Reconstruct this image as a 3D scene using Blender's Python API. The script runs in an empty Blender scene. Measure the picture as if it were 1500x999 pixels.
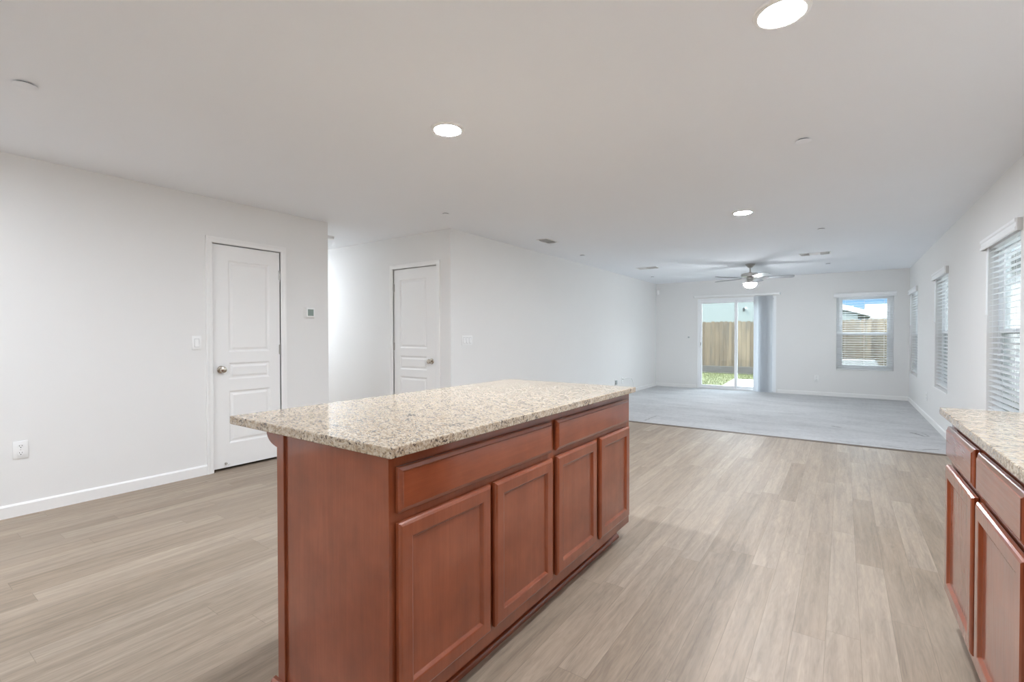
import bpy, bmesh, math, random
from mathutils import Vector, Matrix
random.seed(7)
S = bpy.context.scene
PI = math.pi

# ------------------------------------------------------------------ camera, sky, sun, exposure
FPX, YAW, PITCH, ROLL, CAMH = 693.48, .6108, -.0121, -.0012, 1.2203
cam_d = bpy.data.cameras.new('camera'); cam = bpy.data.objects.new('camera', cam_d); S.collection.objects.link(cam)
cam_d.sensor_width = 36; cam_d.lens = FPX / 1500 * 36; cam_d.clip_start = .02; cam_d.clip_end = 300
_f = Vector((-math.sin(YAW), math.cos(YAW), 0)); _r = Vector((math.cos(YAW), math.sin(YAW), 0)); _u = Vector((0, 0, 1))
f2 = _f*math.cos(PITCH) + _u*math.sin(PITCH); u2 = -_f*math.sin(PITCH) + _u*math.cos(PITCH)
r3 = _r*math.cos(ROLL) + u2*math.sin(ROLL); u3 = -_r*math.sin(ROLL) + u2*math.cos(ROLL)
cam.matrix_world = Matrix((( r3.x, u3.x, -f2.x, 0), (r3.y, u3.y, -f2.y, 0), (r3.z, u3.z, -f2.z, CAMH), (0, 0, 0, 1)))
S.camera = cam

W = bpy.data.worlds.new('sky'); S.world = W; W.use_nodes = True
wn, wl = W.node_tree.nodes, W.node_tree.links
bg = wn['Background']
tc = wn.new('ShaderNodeTexCoord'); sp = wn.new('ShaderNodeSeparateXYZ'); cr = wn.new('ShaderNodeValToRGB')
wl.new(tc.outputs['Generated'], sp.inputs[0]); wl.new(sp.outputs['Z'], cr.inputs[0]); wl.new(cr.outputs[0], bg.inputs[0])
_e = cr.color_ramp.elements
_e[0].position = 0.0; _e[0].color = (.35, .52, .65, 1)
_e[1].position = .07; _e[1].color = (.21, .42, .70, 1)
for _p, _c in ((.095, (.45, .70, 1.0, 1)), (.17, (4.6, 5.0, 5.6, 1)), (.30, (6.2, 6.8, 7.6, 1)), (.75, (6.4, 7.2, 8.4, 1))):
    _n = _e.new(_p); _n.color = _c            # blue low down; unseen upper sky brightened to light the rooms
SKY = 1.2
bg.inputs[1].default_value = SKY

sun_d = bpy.data.lights.new('sun', 'SUN'); sun = bpy.data.objects.new('sun', sun_d); S.collection.objects.link(sun)
sun_d.energy = 6.0; sun_d.angle = math.radians(.6); sun_d.color = (1, .96, .88)
sun.rotation_euler = Vector((.80, .45, -.95)).to_track_quat('-Z', 'Y').to_euler()

LAMP = 545.0            # radiance of the ceiling lamps' diffusers
LAMP_COL = (.965, 1.04, 1.14)

S.view_settings.view_transform = 'Standard'; S.view_settings.look = 'None'
S.view_settings.gamma = 1; S.view_settings.use_curve_mapping = False
S.view_settings.exposure = 0.44
S.cycles.max_bounces = 14; S.cycles.diffuse_bounces = 8; S.cycles.glossy_bounces = 5
S.cycles.transparent_max_bounces = 24; S.cycles.transmission_bounces = 6
S.cycles.sample_clamp_indirect = 6; S.cycles.use_denoising = True
S.cycles.caustics_reflective = False; S.cycles.caustics_refractive = False
try:
    S.cycles.denoiser = 'OPENIMAGEDENOISE'; S.cycles.denoising_input_passes = 'RGB_ALBEDO_NORMAL'
except Exception: pass

# ------------------------------------------------------------------ materials
class NT:
    def __init__(s, name):
        s.m = bpy.data.materials.new(name); s.m.use_nodes = True
        s.t = s.m.node_tree; s.n = s.t.nodes; s.l = s.t.links
        s.b = s.n['Principled BSDF']
    def new(s, t, **k):
        n = s.n.new(t)
        for a, v in k.items(): setattr(n, a, v)
        return n
    def put(s, sock, v):
        if isinstance(v, bpy.types.NodeSocket): s.l.new(v, sock)
        else: sock.default_value = v
    def math(s, op, a, b=0.0, c=None, clamp=False):
        n = s.new('ShaderNodeMath', operation=op, use_clamp=clamp); s.put(n.inputs[0], a); s.put(n.inputs[1], b)
        if c is not None: s.put(n.inputs[2], c)
        return n.outputs[0]
    def pos(s):
        return s.new('ShaderNodeTexCoord').outputs['Object']
    def geo(s):
        return s.new('ShaderNodeNewGeometry').outputs['Position']
    def mapping(s, v, scale=(1, 1, 1), loc=(0, 0, 0), rot=(0, 0, 0)):
        n = s.new('ShaderNodeMapping'); s.put(n.inputs[0], v)
        n.inputs['Location'].default_value = loc; n.inputs['Rotation'].default_value = rot; n.inputs['Scale'].default_value = scale
        return n.outputs[0]
    def noise(s, v, scale, detail=2, rough=.5, dist=0.0, color=False):
        n = s.new('ShaderNodeTexNoise'); s.put(n.inputs['Vector'], v)
        n.inputs['Scale'].default_value = scale; n.inputs['Detail'].default_value = detail
        n.inputs['Roughness'].default_value = rough; n.inputs['Distortion'].default_value = dist
        return n.outputs[1 if color else 0]
    def voronoi(s, v, scale, feature='F1', out='Distance', rand=1.0):
        n = s.new('ShaderNodeTexVoronoi', feature=feature); s.put(n.inputs['Vector'], v)
        n.inputs['Scale'].default_value = scale; n.inputs['Randomness'].default_value = rand
        return n.outputs[out]
    def white(s, v, dims='3D'):
        n = s.new('ShaderNodeTexWhiteNoise', noise_dimensions=dims)
        s.put(n.inputs['W' if dims == '1D' else 'Vector'], v)
        return n.outputs['Value']
    def sep(s, v):
        n = s.new('ShaderNodeSeparateXYZ'); s.put(n.inputs[0], v); return n.outputs
    def comb(s, x, y, z=0.0):
        n = s.new('ShaderNodeCombineXYZ'); s.put(n.inputs[0], x); s.put(n.inputs[1], y); s.put(n.inputs[2], z); return n.outputs[0]
    def ramp(s, fac, stops, interp='LINEAR'):
        n = s.new('ShaderNodeValToRGB'); s.put(n.inputs[0], fac); n.color_ramp.interpolation = interp
        e = n.color_ramp.elements
        while len(e) < len(stops): e.new(.5)
        for i, (p, c) in enumerate(stops):
            e[i].position = p; e[i].color = (c, c, c, 1) if isinstance(c, (int, float)) else (*c, 1)
        return n.outputs[0]
    def mix(s, fac, a, b, mode='MIX'):
        n = s.new('ShaderNodeMix', data_type='RGBA', blend_type=mode)
        s.put(n.inputs['Factor'], fac)
        for k, v in ((6, a), (7, b)):
            if isinstance(v, tuple) and len(v) == 3: v = (*v, 1)
            s.put(n.inputs[k], v)
        return n.outputs[2]
    def bump(s, h, strength=.2, dist=.01):
        n = s.new('ShaderNodeBump'); s.put(n.inputs['Height'], h)
        n.inputs['Strength'].default_value = strength; n.inputs['Distance'].default_value = dist
        s.l.new(n.outputs[0], s.b.inputs['Normal'])
    def base(s, c): s.put(s.b.inputs['Base Color'], (*c, 1) if isinstance(c, tuple) and len(c) == 3 else c)
    def rough(s, r): s.put(s.b.inputs['Roughness'], r)

def plain(name, col, rough=.5, metal=0.0, spec=None, noise=0.0, nscale=30, bump=0.0):
    t = NT(name); t.rough(rough); t.b.inputs['Metallic'].default_value = metal
    if spec is not None: t.b.inputs['Specular IOR Level'].default_value = spec
    p = t.pos(); n = t.noise(p, nscale, 3, .6)
    k = noise
    t.base(t.mix(n, tuple(c*(1-k) for c in col), tuple(min(1, c*(1+k)) for c in col)))
    if bump: t.bump(n, bump, .002)
    return t.m

M = {}
M['wall'] = plain('wall_paint', (.80, .795, .78), .85, noise=.012, nscale=2.0, bump=.05, spec=.25)
M['ceil'] = plain('ceiling_paint', (.86, .88, .91), .95, noise=.012, nscale=1.5, bump=.05, spec=.15)
M['trim'] = plain('trim_gloss_white', (.86, .855, .84), .42, noise=.008, nscale=4)
M['door'] = plain('door_semi_gloss_white', (.85, .845, .83), .45, noise=.008, nscale=4)
M['plastic'] = plain('white_plastic', (.86, .86, .85), .35, noise=.006, nscale=8)
M['vinyl'] = plain('white_vinyl', (.88, .89, .90), .38, noise=.006, nscale=6)
M['slat'] = plain('blind_slat_white', (.88, .885, .89), .45, noise=.01, nscale=10)
M['valance_shade'] = plain('valance_end_shade_grey', (.62, .61, .59), .5, noise=.02, nscale=10)  # darker than the slats: shade on the valance ends put into the colour
M['nickel'] = plain('brushed_nickel', (.55, .53, .50), .28, metal=1.0, noise=.05, nscale=60)
M['knob'] = plain('satin_nickel_knob', (.60, .55, .48), .22, metal=1.0, noise=.03, nscale=30)
M['dark'] = plain('dark_cavity', (.03, .03, .03), .8, noise=.1)
M['slotgrey'] = plain('grey_slot', (.16, .16, .165), .7, noise=.1)
M['backing'] = plain('shade_backing', (.05, .045, .04), .9, noise=.1)  # near black stands in for the shade behind closed doors
M['blade'] = plain('fan_blade_grey', (.30, .31, .32), .40, noise=.06, nscale=14)
M['screen_lcd'] = plain('thermostat_lcd', (.24, .30, .27), .25, noise=.06, nscale=40)
M['greybox'] = plain('grey_device', (.42, .45, .45), .5, noise=.04)
M['concrete'] = plain('patio_concrete', (.40, .39, .37), .9, noise=.06, nscale=5, bump=.1)
M['mint'] = plain('mint_stucco', (.130, .146, .138), .95, noise=.03, nscale=6, bump=.2)
M['cream'] = plain('pale_stucco', (.23, .23, .225), .95, noise=.03, nscale=6, bump=.2)
M['white_stucco'] = plain('white_stucco', (.80, .80, .79), .95, noise=.03, nscale=6, bump=.2)
M['fascia'] = plain('white_fascia', (.40, .40, .39), .6, noise=.02)
M['roof'] = plain('roof_shingle', (.17, .16, .15), .95, noise=.15, nscale=18, bump=.3)
M['roofb'] = plain('roof_tan', (.16, .145, .125), .95, noise=.10, nscale=18, bump=.3)
M['black'] = plain('black_metal', (.02, .02, .02), .45, noise=.1)
M['pale_block'] = plain('white_block', (.20, .205, .20), .8, noise=.03, nscale=6)

def m_vane():
    t = NT('vertical_vane'); t.rough(.55)
    p = t.pos(); n = t.noise(p, 40, 2); t.base(t.mix(n, (.74, .76, .78), (.78, .80, .82)))
    tr = t.new('ShaderNodeBsdfTranslucent'); tr.inputs[0].default_value = (.80, .82, .84, 1)
    mx = t.new('ShaderNodeMixShader'); mx.inputs[0].default_value = .45
    t.l.new(t.b.outputs[0], mx.inputs[1]); t.l.new(tr.outputs[0], mx.inputs[2])
    t.l.new(mx.outputs[0], t.n['Material Output'].inputs[0]); return t.m
M['vane'] = m_vane()
def m_slat():
    t = NT('translucent_blind_slat'); t.rough(.42)
    p = t.pos(); n = t.noise(p, 10, 2); t.base(t.mix(n, (.87, .875, .88), (.89, .895, .90)))
    tr = t.new('ShaderNodeBsdfTranslucent'); tr.inputs[0].default_value = (.86, .88, .89, 1)
    mx = t.new('ShaderNodeMixShader'); mx.inputs[0].default_value = .35
    t.l.new(t.b.outputs[0], mx.inputs[1]); t.l.new(tr.outputs[0], mx.inputs[2])
    t.l.new(mx.outputs[0], t.n['Material Output'].inputs[0]); return t.m
M['slat_thin'] = m_slat()

def m_glass():
    t = NT('window_glass')
    p = t.pos(); n = t.noise(p, 3, 2)
    tr = t.new('ShaderNodeBsdfTransparent'); t.put(tr.inputs[0], t.mix(n, (.93, .965, .955), (.95, .975, .965)))
    g = t.new('ShaderNodeBsdfGlossy'); g.inputs['Roughness'].default_value = .02
    fr = t.new('ShaderNodeFresnel'); fr.inputs[0].default_value = 1.45
    mx = t.new('ShaderNodeMixShader'); t.l.new(t.math('MULTIPLY', fr.outputs[0], .8), mx.inputs[0])
    t.l.new(tr.outputs[0], mx.inputs[1]); t.l.new(g.outputs[0], mx.inputs[2])
    t.l.new(mx.outputs[0], t.n['Material Output'].inputs[0]); return t.m
M['glass'] = m_glass()

def m_screen():
    t = NT('insect_screen'); t.base((.16, .17, .18)); t.rough(.8)
    p = t.sep(t.pos())
    fx = t.math('FRACT', t.math('MULTIPLY', p[0], 420)); fz = t.math('FRACT', t.math('MULTIPLY', p[2], 420))
    a = t.math('MAXIMUM', t.math('LESS_THAN', fx, .2), t.math('LESS_THAN', fz, .2))
    tr = t.new('ShaderNodeBsdfTransparent'); mx = t.new('ShaderNodeMixShader')
    t.l.new(a, mx.inputs[0]); t.l.new(tr.outputs[0], mx.inputs[1]); t.l.new(t.b.outputs[0], mx.inputs[2])
    t.l.new(mx.outputs[0], t.n['Material Output'].inputs[0]); return t.m
M['screen'] = m_screen()

def m_emit(name, col, strength):
    t = NT(name); t.base((.9, .9, .9))
    t.b.inputs['Emission Color'].default_value = (*col, 1); t.b.inputs['Emission Strength'].default_value = strength
    return t.m
M['lens'] = m_emit('lamp_diffuser', LAMP_COL, LAMP)
M['bowl'] = m_emit('fan_lamp_bowl', (.97, 1.0, 1.05), 125.0)

def m_floor():
    t = NT('plank_floor')
    p = t.pos(); c = t.sep(p)
    PW, PL = .1145, 1.22
    X = t.math('DIVIDE', t.math('ADD', c[0], 20.046), PW); row = t.math('FLOOR', X); fx = t.math('FRACT', X)
    off = t.white(row, '1D')
    Y = t.math('ADD', t.math('DIVIDE', c[1], PL), t.math('MULTIPLY', off, 9.7)); col = t.math('FLOOR', Y); fy = t.math('FRACT', Y)
    idv = t.comb(row, col, 3.0); r1 = t.white(idv); r2 = t.white(t.comb(col, row, 8.0))
    tone = t.ramp(r1, [(0.0, (.272, .207, .149)), (.35, (.298, .229, .168)), (.7, (.324, .253, .189)), (1.0, (.356, .284, .217))])
    # long soft cloudy streaks plus fine grain that runs along each plank
    sv = t.comb(t.math('ADD', c[0], t.math('MULTIPLY', r2, 13.0)), t.math('ADD', c[1], t.math('MULTIPLY', r1, 17.0)), 0.0)
    st = t.noise(t.mapping(sv, (26, 1.6, 1)), 1.0, 4, .62, .6)
    gr = t.noise(t.mapping(sv, (190, 7, 1)), 1.0, 5, .6, .3)
    ring = t.noise(t.mapping(sv, (46, 5.5, 1)), 1.0, 3, .5, 2.2)
    k = t.math('ADD', t.math('MULTIPLY', st, .50), t.math('ADD', t.math('MULTIPLY', gr, .20), t.math('MULTIPLY', ring, .26)))
    shade = t.ramp(k, [(.36, .72), (.49, 1.0), (.62, 1.27)])
    colr = t.mix(1.0, tone, shade, 'MULTIPLY')
    cloud = t.noise(t.mapping(p, (1.1, .45, 1)), 1.0, 3, .6)
    colr = t.mix(t.ramp(cloud, [(.35, 0.0), (.65, .30)]), colr, (.36, .305, .25))
    ex = t.math('MULTIPLY', t.math('MINIMUM', fx, t.math('SUBTRACT', 1.0, fx)), PW)
    ey = t.math('MULTIPLY', t.math('MINIMUM', fy, t.math('SUBTRACT', 1.0, fy)), PL)
    seam = t.math('LESS_THAN', t.math('MINIMUM', ex, ey), .0011)
    colr = t.mix(t.math('MULTIPLY', seam, .42), colr, (.12, .09, .065))
    t.base(colr)
    t.rough(t.ramp(gr, [(.3, .40), (.7, .54)]))
    t.b.inputs['Specular IOR Level'].default_value = .45
    t.bump(t.math('SUBTRACT', t.math('MULTIPLY', gr, .4), t.math('MULTIPLY', seam, 1.0)), .12, .002)
    return t.m
M['floor'] = m_floor()

def seg_mask(t, x, y, ax, ay, bx, by, w):
    """1 near the segment a-b on the carpet, 0 away from it: a worn crease of its own shape."""
    dx, dy = bx-ax, by-ay; L2 = dx*dx+dy*dy
    u = t.math('DIVIDE', t.math('ADD', t.math('MULTIPLY', t.math('SUBTRACT', x, ax), dx), t.math('MULTIPLY', t.math('SUBTRACT', y, ay), dy)), L2, clamp=True)
    px = t.math('SUBTRACT', x, t.math('ADD', t.math('MULTIPLY', u, dx), ax)); py = t.math('SUBTRACT', y, t.math('ADD', t.math('MULTIPLY', u, dy), ay))
    d = t.math('SQRT', t.math('ADD', t.math('MULTIPLY', px, px), t.math('MULTIPLY', py, py)))
    return t.math('SUBTRACT', 1.0, t.math('DIVIDE', d, w), clamp=True)

def m_carpet():
    t = NT('carpet_pile'); t.rough(1.0); t.b.inputs['Specular IOR Level'].default_value = .08
    p = t.geo(); c = t.sep(p)
    n1 = t.noise(p, 260, 3, .7); n2 = t.noise(t.mapping(p, (1.3, 3.2, 1)), 1.0, 4, .6); n3 = t.noise(p, 22, 4, .65)
    k = t.math('ADD', t.math('MULTIPLY', n1, .45), t.math('ADD', t.math('MULTIPLY', n2, .40), t.math('MULTIPLY', n3, .32)))
    col = t.ramp(k, [(.35, (.40, .40, .41)), (.58, (.58, .58, .582)), (.8, (.72, .72, .72))])
    x = t.math('ADD', c[0], t.math('MULTIPLY', t.math('SUBTRACT', n3, .5), .10)); y = t.math('ADD', c[1], t.math('MULTIPLY', t.math('SUBTRACT', n3, .5), .10))
    m = None
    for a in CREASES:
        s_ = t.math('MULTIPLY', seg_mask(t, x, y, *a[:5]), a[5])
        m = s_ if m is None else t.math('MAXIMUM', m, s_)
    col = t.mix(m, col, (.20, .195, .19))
    t.base(col); t.bump(t.math('ADD', n1, t.math('MULTIPLY', n3, .8)), .6, .012)
    return t.m

def m_granite():
    t = NT('granite'); p0 = t.pos()
    p = t.mapping(p0, (1, 1, 1), rot=(0, 0, .5))
    wv = t.noise(p, 9, 3, .5, color=True)
    pw = t.new('ShaderNodeVectorMath', operation='ADD')
    sc = t.new('ShaderNodeVectorMath', operation='SCALE'); t.l.new(wv, sc.inputs[0]); sc.inputs[3].default_value = .035
    t.l.new(p, pw.inputs[0]); t.l.new(sc.outputs[0], pw.inputs[1]); v = t.mapping(pw.outputs[0], (.62, 1.25, 1))
    big = t.noise(v, 62, 5, .6); fine = t.noise(v, 210, 4, .65); cell = t.voronoi(v, 165, out='Color')
    cs = t.sep(cell)
    k = t.math('ADD', t.math('MULTIPLY', big, .55), t.math('ADD', t.math('MULTIPLY', fine, .25), t.math('MULTIPLY', cs[0], .22)))
    col = t.ramp(k, [(.28, (.23, .16, .10)), (.42, (.365, .275, .185)), (.55, (.49, .405, .305)), (.72, (.58, .51, .415))])
    fl = t.noise(t.mapping(v, (1, 1, 1), loc=(3.1, 1.7, .4)), 112, 4, .62, .5)
    cl = t.noise(t.mapping(v, (1, 1, 1), loc=(7, 2, 5)), 20, 2, .5)
    dk = t.math('ADD', fl, t.math('MULTIPLY', t.math('SUBTRACT', cl, .5), .38))
    col = t.mix(t.ramp(dk, [(.52, 0.0), (.60, .80)]), col, (.17, .125, .095))
    col = t.mix(t.ramp(dk, [(.61, 0.0), (.66, .94)]), col, (.035, .03, .028))
    t.base(col); t.rough(t.ramp(fine, [(.3, .07), (.7, .12)])); t.b.inputs['IOR'].default_value = 1.55
    return t.m
M['granite'] = m_granite()

def m_cherry(name, along):
    t = NT(name); p = t.pos(); oi = t.new('ShaderNodeObjectInfo').outputs['Random']
    sc = {'z': (34, 34, 1.7), 'x': (1.7, 34, 34)}[along]
    v = t.mapping(p, sc); o = t.new('ShaderNodeVectorMath', operation='ADD'); t.l.new(v, o.inputs[0]); t.l.new(t.comb(t.math('MULTIPLY', oi, 31.0), 0.0, t.math('MULTIPLY', oi, 17.0)), o.inputs[1])
    a = t.noise(o.outputs[0], 1.0, 5, .6, .8); b = t.noise(o.outputs[0], 4.5, 3, .6)
    blot = t.noise(p, 5, 3, .55)
    k = t.math('ADD', t.math('MULTIPLY', a, .26), t.math('ADD', t.math('MULTIPLY', b, .16), t.math('MULTIPLY', blot, .58)))
    t.base(t.ramp(k, [(.30, (.165, .037, .013)), (.50, (.228, .055, .021)), (.70, (.295, .080, .033))]))
    t.rough(t.ramp(b, [(.3, .30), (.7, .37)])); t.b.inputs['Specular IOR Level'].default_value = .12
    t.b.inputs['Coat Weight'].default_value = 1.0; t.b.inputs['Coat IOR'].default_value = 1.6; t.b.inputs['Coat Roughness'].default_value = .12
    t.bump(b, .05, .001); return t.m
M['cherry'] = m_cherry('cherry_wood_upright', 'z'); M['cherryx'] = m_cherry('cherry_wood_level', 'x')

def m_fence():
    t = NT('weathered_fence_boards'); t.rough(.9); p = t.geo(); c = t.sep(p)
    bid = t.math('FLOOR', t.math('DIVIDE', t.math('ADD', c[0], 30.0), .142)); r = t.white(bid, '1D')
    g = t.noise(t.comb(t.math('MULTIPLY', c[0], 60), t.math('MULTIPLY', bid, 3.1), t.math('MULTIPLY', c[2], 2.2)), 1.0, 4, .6, .4)
    s_ = t.noise(t.mapping(p, (7, 1, .9)), 1.0, 3, .6)
    tone = t.ramp(r, [(0, (.066, .048, .030)), (.5, (.092, .068, .043)), (1, (.120, .092, .060))])
    col = t.mix(1.0, tone, t.ramp(g, [(.3, .70), (.7, 1.2)]), 'MULTIPLY')
    col = t.mix(t.ramp(s_, [(.44, 0.0), (.66, .75)]), col, (.050, .042, .032))
    t.base(col); return t.m
M['fence'] = m_fence()
def m_lawn():
    t = NT('lawn_grass'); t.rough(.9); p = t.geo()
    k = t.math('ADD', t.math('MULTIPLY', t.noise(p, 1.6, 4, .6), .6), t.math('MULTIPLY', t.noise(p, 30, 3, .6), .4))
    t.base(t.ramp(k, [(.3, (.044, .050, .014)), (.5, (.072, .080, .026)), (.7, (.105, .104, .048))])); return t.m
M['lawn'] = m_lawn()
def m_soil():
    t = NT('soil_strip'); t.rough(.95); p = t.geo()
    k = t.noise(p, 6, 5, .7); t.base(t.ramp(k, [(.3, (.016, .015, .013)), (.6, (.046, .043, .039)), (.8, (.085, .08, .075))])); return t.m
M['soil'] = m_soil()

# ------------------------------------------------------------------ helpers
def bm_new(): return bmesh.new()
def box(bm, x0, x1, y0, y1, z0, z1, bev=0.0, seg=2):
    r = bmesh.ops.create_cube(bm, size=1.0)
    for v in r['verts']:
        v.co = Vector(((x0+x1)/2 + v.co.x*abs(x1-x0), (y0+y1)/2 + v.co.y*abs(y1-y0), (z0+z1)/2 + v.co.z*abs(z1-z0)))
    if bev > 0:
        es = list({e for v in r['verts'] for e in v.link_edges})
        bmesh.ops.bevel(bm, geom=es, offset=bev, segments=seg, affect='EDGES', profile=.5)
    return bm
def lathe(bm, prof, c=(0, 0, 0), seg=32, axis='z', cap=True):
    """prof: list of (radius, height) from one end to the other; turned about the given axis through c."""
    def pt(r, h, a):
        x, y = r*math.cos(a), r*math.sin(a)
        v = {'z': (x, y, h), 'x': (h, x, y), 'y': (x, h, y)}[axis]
        return Vector(c) + Vector(v)
    rings = []
    for r, h in prof:
        if r < 1e-6: rings.append([bm.verts.new(pt(0, h, 0))])
        else: rings.append([bm.verts.new(pt(r, h, 2*PI*i/seg)) for i in range(seg)])
    for a, b in zip(rings, rings[1:]):
        for i in range(seg):
            j = (i+1) % seg
            q = [a[i % len(a)], a[j % len(a)], b[j % len(b)], b[i % len(b)]]
            q2 = []
            for v in q:
                if v not in q2: q2.append(v)
            if len(q2) > 2: bm.faces.new(q2)
    if cap:
        for r in (rings[0], rings[-1]):
            if len(r) > 2: bm.faces.new(r)
    bmesh.ops.recalc_face_normals(bm, faces=bm.faces[:]); return bm
def prism(bm, poly, a, b, axis='x'):
    """polygon (list of 2-D points) pushed from a to b along axis; the two coordinates are the other axes in order."""
    def pt(p, h): return {'x': (h, p[0], p[1]), 'y': (p[0], h, p[1]), 'z': (p[0], p[1], h)}[axis]
    va = [bm.verts.new(pt(p, a)) for p in poly]; vb = [bm.verts.new(pt(p, b)) for p in poly]
    n = len(poly)
    fs = [bm.faces.new(va), bm.faces.new(vb)] + [bm.faces.new((va[i], va[(i+1) % n], vb[(i+1) % n], vb[i])) for i in range(n)]
    bmesh.ops.recalc_face_normals(bm, faces=fs); return bm
def tube(bm, pts, r, seg=8):
    pts = [Vector(p) for p in pts]; rings = []
    up = Vector((.13, .31, .94))
    for i, p in enumerate(pts):
        d = (pts[min(i+1, len(pts)-1)] - pts[max(i-1, 0)]).normalized()
        u = d.cross(up).normalized(); v = d.cross(u)
        rings.append([bm.verts.new(p + (u*math.cos(2*PI*k/seg) + v*math.sin(2*PI*k/seg))*r) for k in range(seg)])
    for a, b in zip(rings, rings[1:]):
        for k in range(seg): bm.faces.new((a[k], a[(k+1) % seg], b[(k+1) % seg], b[k]))
    bm.faces.new(rings[0]); bm.faces.new(rings[-1])
    bmesh.ops.recalc_face_normals(bm, faces=bm.faces[:]); return bm
def rings_face(bm, x0, x1, z0, z1, loops, y0=0.0, close=True):
    """nested rectangles in a plane facing -y: loops = [(inset, y offset)...], the last one filled."""
    rs = []
    for ins, dy in loops:
        rs.append([bm.verts.new(q) for q in ((x0+ins, y0+dy, z0+ins), (x1-ins, y0+dy, z0+ins), (x1-ins, y0+dy, z1-ins), (x0+ins, y0+dy, z1-ins))])
    for a, b in zip(rs, rs[1:]):
        for i in range(4): bm.faces.new((a[i], a[(i+1) % 4], b[(i+1) % 4], b[i]))
    if close: bm.faces.new(rs[-1])
    return rs
def mk(name, bm, mat, parent=None, smooth=True):
    me = bpy.data.meshes.new(name)
    bmesh.ops.recalc_face_normals(bm, faces=bm.faces[:])
    off = Vector((0, 0, 0))
    if parent is None:
        vs = [v.co for v in bm.verts]
        off = Vector(((min(v.x for v in vs)+max(v.x for v in vs))/2, (min(v.y for v in vs)+max(v.y for v in vs))/2, min(v.z for v in vs)))
        bmesh.ops.translate(bm, verts=bm.verts[:], vec=-off)
    bm.to_mesh(me); bm.free()
    if smooth:
        for p in me.polygons: p.use_smooth = True
        try: me.set_sharp_from_angle(angle=math.radians(26))
        except Exception: pass
    me.materials.append(M[mat] if isinstance(mat, str) else mat)
    o = bpy.data.objects.new(name, me); S.collection.objects.link(o); o.location = off
    if parent is not None: o.parent = parent
    return o
def tag(o, label=None, cat=None, group=None, kind=None):
    if label: o['label'] = label
    if cat: o['category'] = cat
    if group: o['group'] = group
    if kind: o['kind'] = kind
    return o
def thing(name, label, cat, loc=(0, 0, 0), rotz=0.0, group=None, kind=None):
    o = bpy.data.objects.new(name, None); S.collection.objects.link(o)
    o.empty_display_size = .1; o.location = loc; o.rotation_euler = (0, 0, rotz)
    return tag(o, label, cat, group, kind)
def dup(root, loc, rotz=None, label=None, group=None):
    r = root.copy(); S.collection.objects.link(r); r.location = loc
    if rotz is not None: r.rotation_euler = (0, 0, rotz)
    if label: r['label'] = label
    if group: r['group'] = group
    for ch in list(root.children):
        c = ch.copy(); S.collection.objects.link(c); c.parent = r
        for g in list(ch.children):
            d = g.copy(); S.collection.objects.link(d); d.parent = c
    return r
def struct(name, bm, mat, label, cat): return tag(mk(name, bm, mat, smooth=False), label, cat, kind='structure')
def wall_x(bm, x0, x1, y0, y1, z1, holes, z0=0.0):
    """wall slab with its thickness along x; holes = [(ya, yb, za, zb)] sorted along y."""
    y = y0
    for ya, yb, za, zb in holes:
        box(bm, x0, x1, y, ya, z0, z1)
        if za > z0: box(bm, x0, x1, ya, yb, z0, za)
        box(bm, x0, x1, ya, yb, zb, z1); y = yb
    box(bm, x0, x1, y, y1, z0, z1); return bm
def wall_y(bm, y0, y1, x0, x1, z1, holes, z0=0.0):
    x = x0
    for xa, xb, za, zb in holes:
        box(bm, x, xa, y0, y1, z0, z1)
        if za > z0: box(bm, xa, xb, y0, y1, z0, za)
        box(bm, xa, xb, y0, y1, zb, z1); x = xb
    box(bm, x, x1, y0, y1, z0, z1); return bm

# ------------------------------------------------------------------ room shell
XL, YL, XW, YH, YB, XR, YC, H = -4.577, 3.065, -3.67, 4.024, 11.253, .987, 6.425, 2.44
YK, XH = -2.5, -9.0                # kitchen end behind the camera, far end of the hall
D1 = (1.918, 2.530, 2.040)         # pantry door opening along Y, height
D2 = (-4.633, -3.890, 2.040)       # hall door opening along X
D3 = (-2.720, -1.150, 2.035)       # sliding door opening along X
WB = (-.115, .765, .530, 2.000)    # back window
WR = [(4.635, 5.555), (7.375, 8.295), (10.105, 11.025)]   # side windows along Y
WZ = (.530, 1.985)

b = bm_new(); box(b, XH, XR+.14, YK-.12, YB+.15, -.12, 0)
struct('floor', b, 'floor', 'tan wood plank floor with staggered boards', 'floor')
b = bm_new(); box(b, XH-.12, XR+.14, YK-.12, YB+.15, H, H+.2)
struct('ceiling', b, 'ceil', 'flat white ceiling with recessed lamps', 'ceiling')
b = bm_new(); wall_x(b, XL-.123, XL, YK, YL, H, [(D1[0], D1[1], 0, D1[2])])
struct('wall_left', b, 'wall', 'white wall around the pantry door', 'wall')
b = bm_new(); wall_y(b, YH, YH+.12, XH, XW, H, [(D2[0], D2[1], 0, D2[2])])
struct('wall_hall', b, 'wall', 'warm lit white hall wall around a closed door', 'wall')
b = bm_new(); box(b, XW-.12, XW, YH+.12, YB+.15, 0, H)
struct('wall_living', b, 'wall', 'long plain white wall running to the carpeted room', 'wall')
b = bm_new(); wall_y(b, YB, YB+.15, XW, XR+.14, H, [(D3[0], D3[1], 0, D3[2]), (WB[0], WB[1], WB[2], WB[3])])
struct('wall_back', b, 'wall', 'far white wall with the sliding door and a window', 'wall')
b = bm_new(); wall_x(b, XR, XR+.14, YK, YB, H, [(a, c, WZ[0], WZ[1]) for a, c in WR])
struct('wall_right', b, 'wall', 'white side wall with three blinds covered windows', 'wall')
b = bm_new(); box(b, XL-.123, XR+.14, YK-.12, YK, 0, H)
struct('wall_front', b, 'wall', 'white kitchen wall opposite the sliding door', 'wall')
b = bm_new(); box(b, XH, XL-.123, YL-.12, YL, 0, H)
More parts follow.
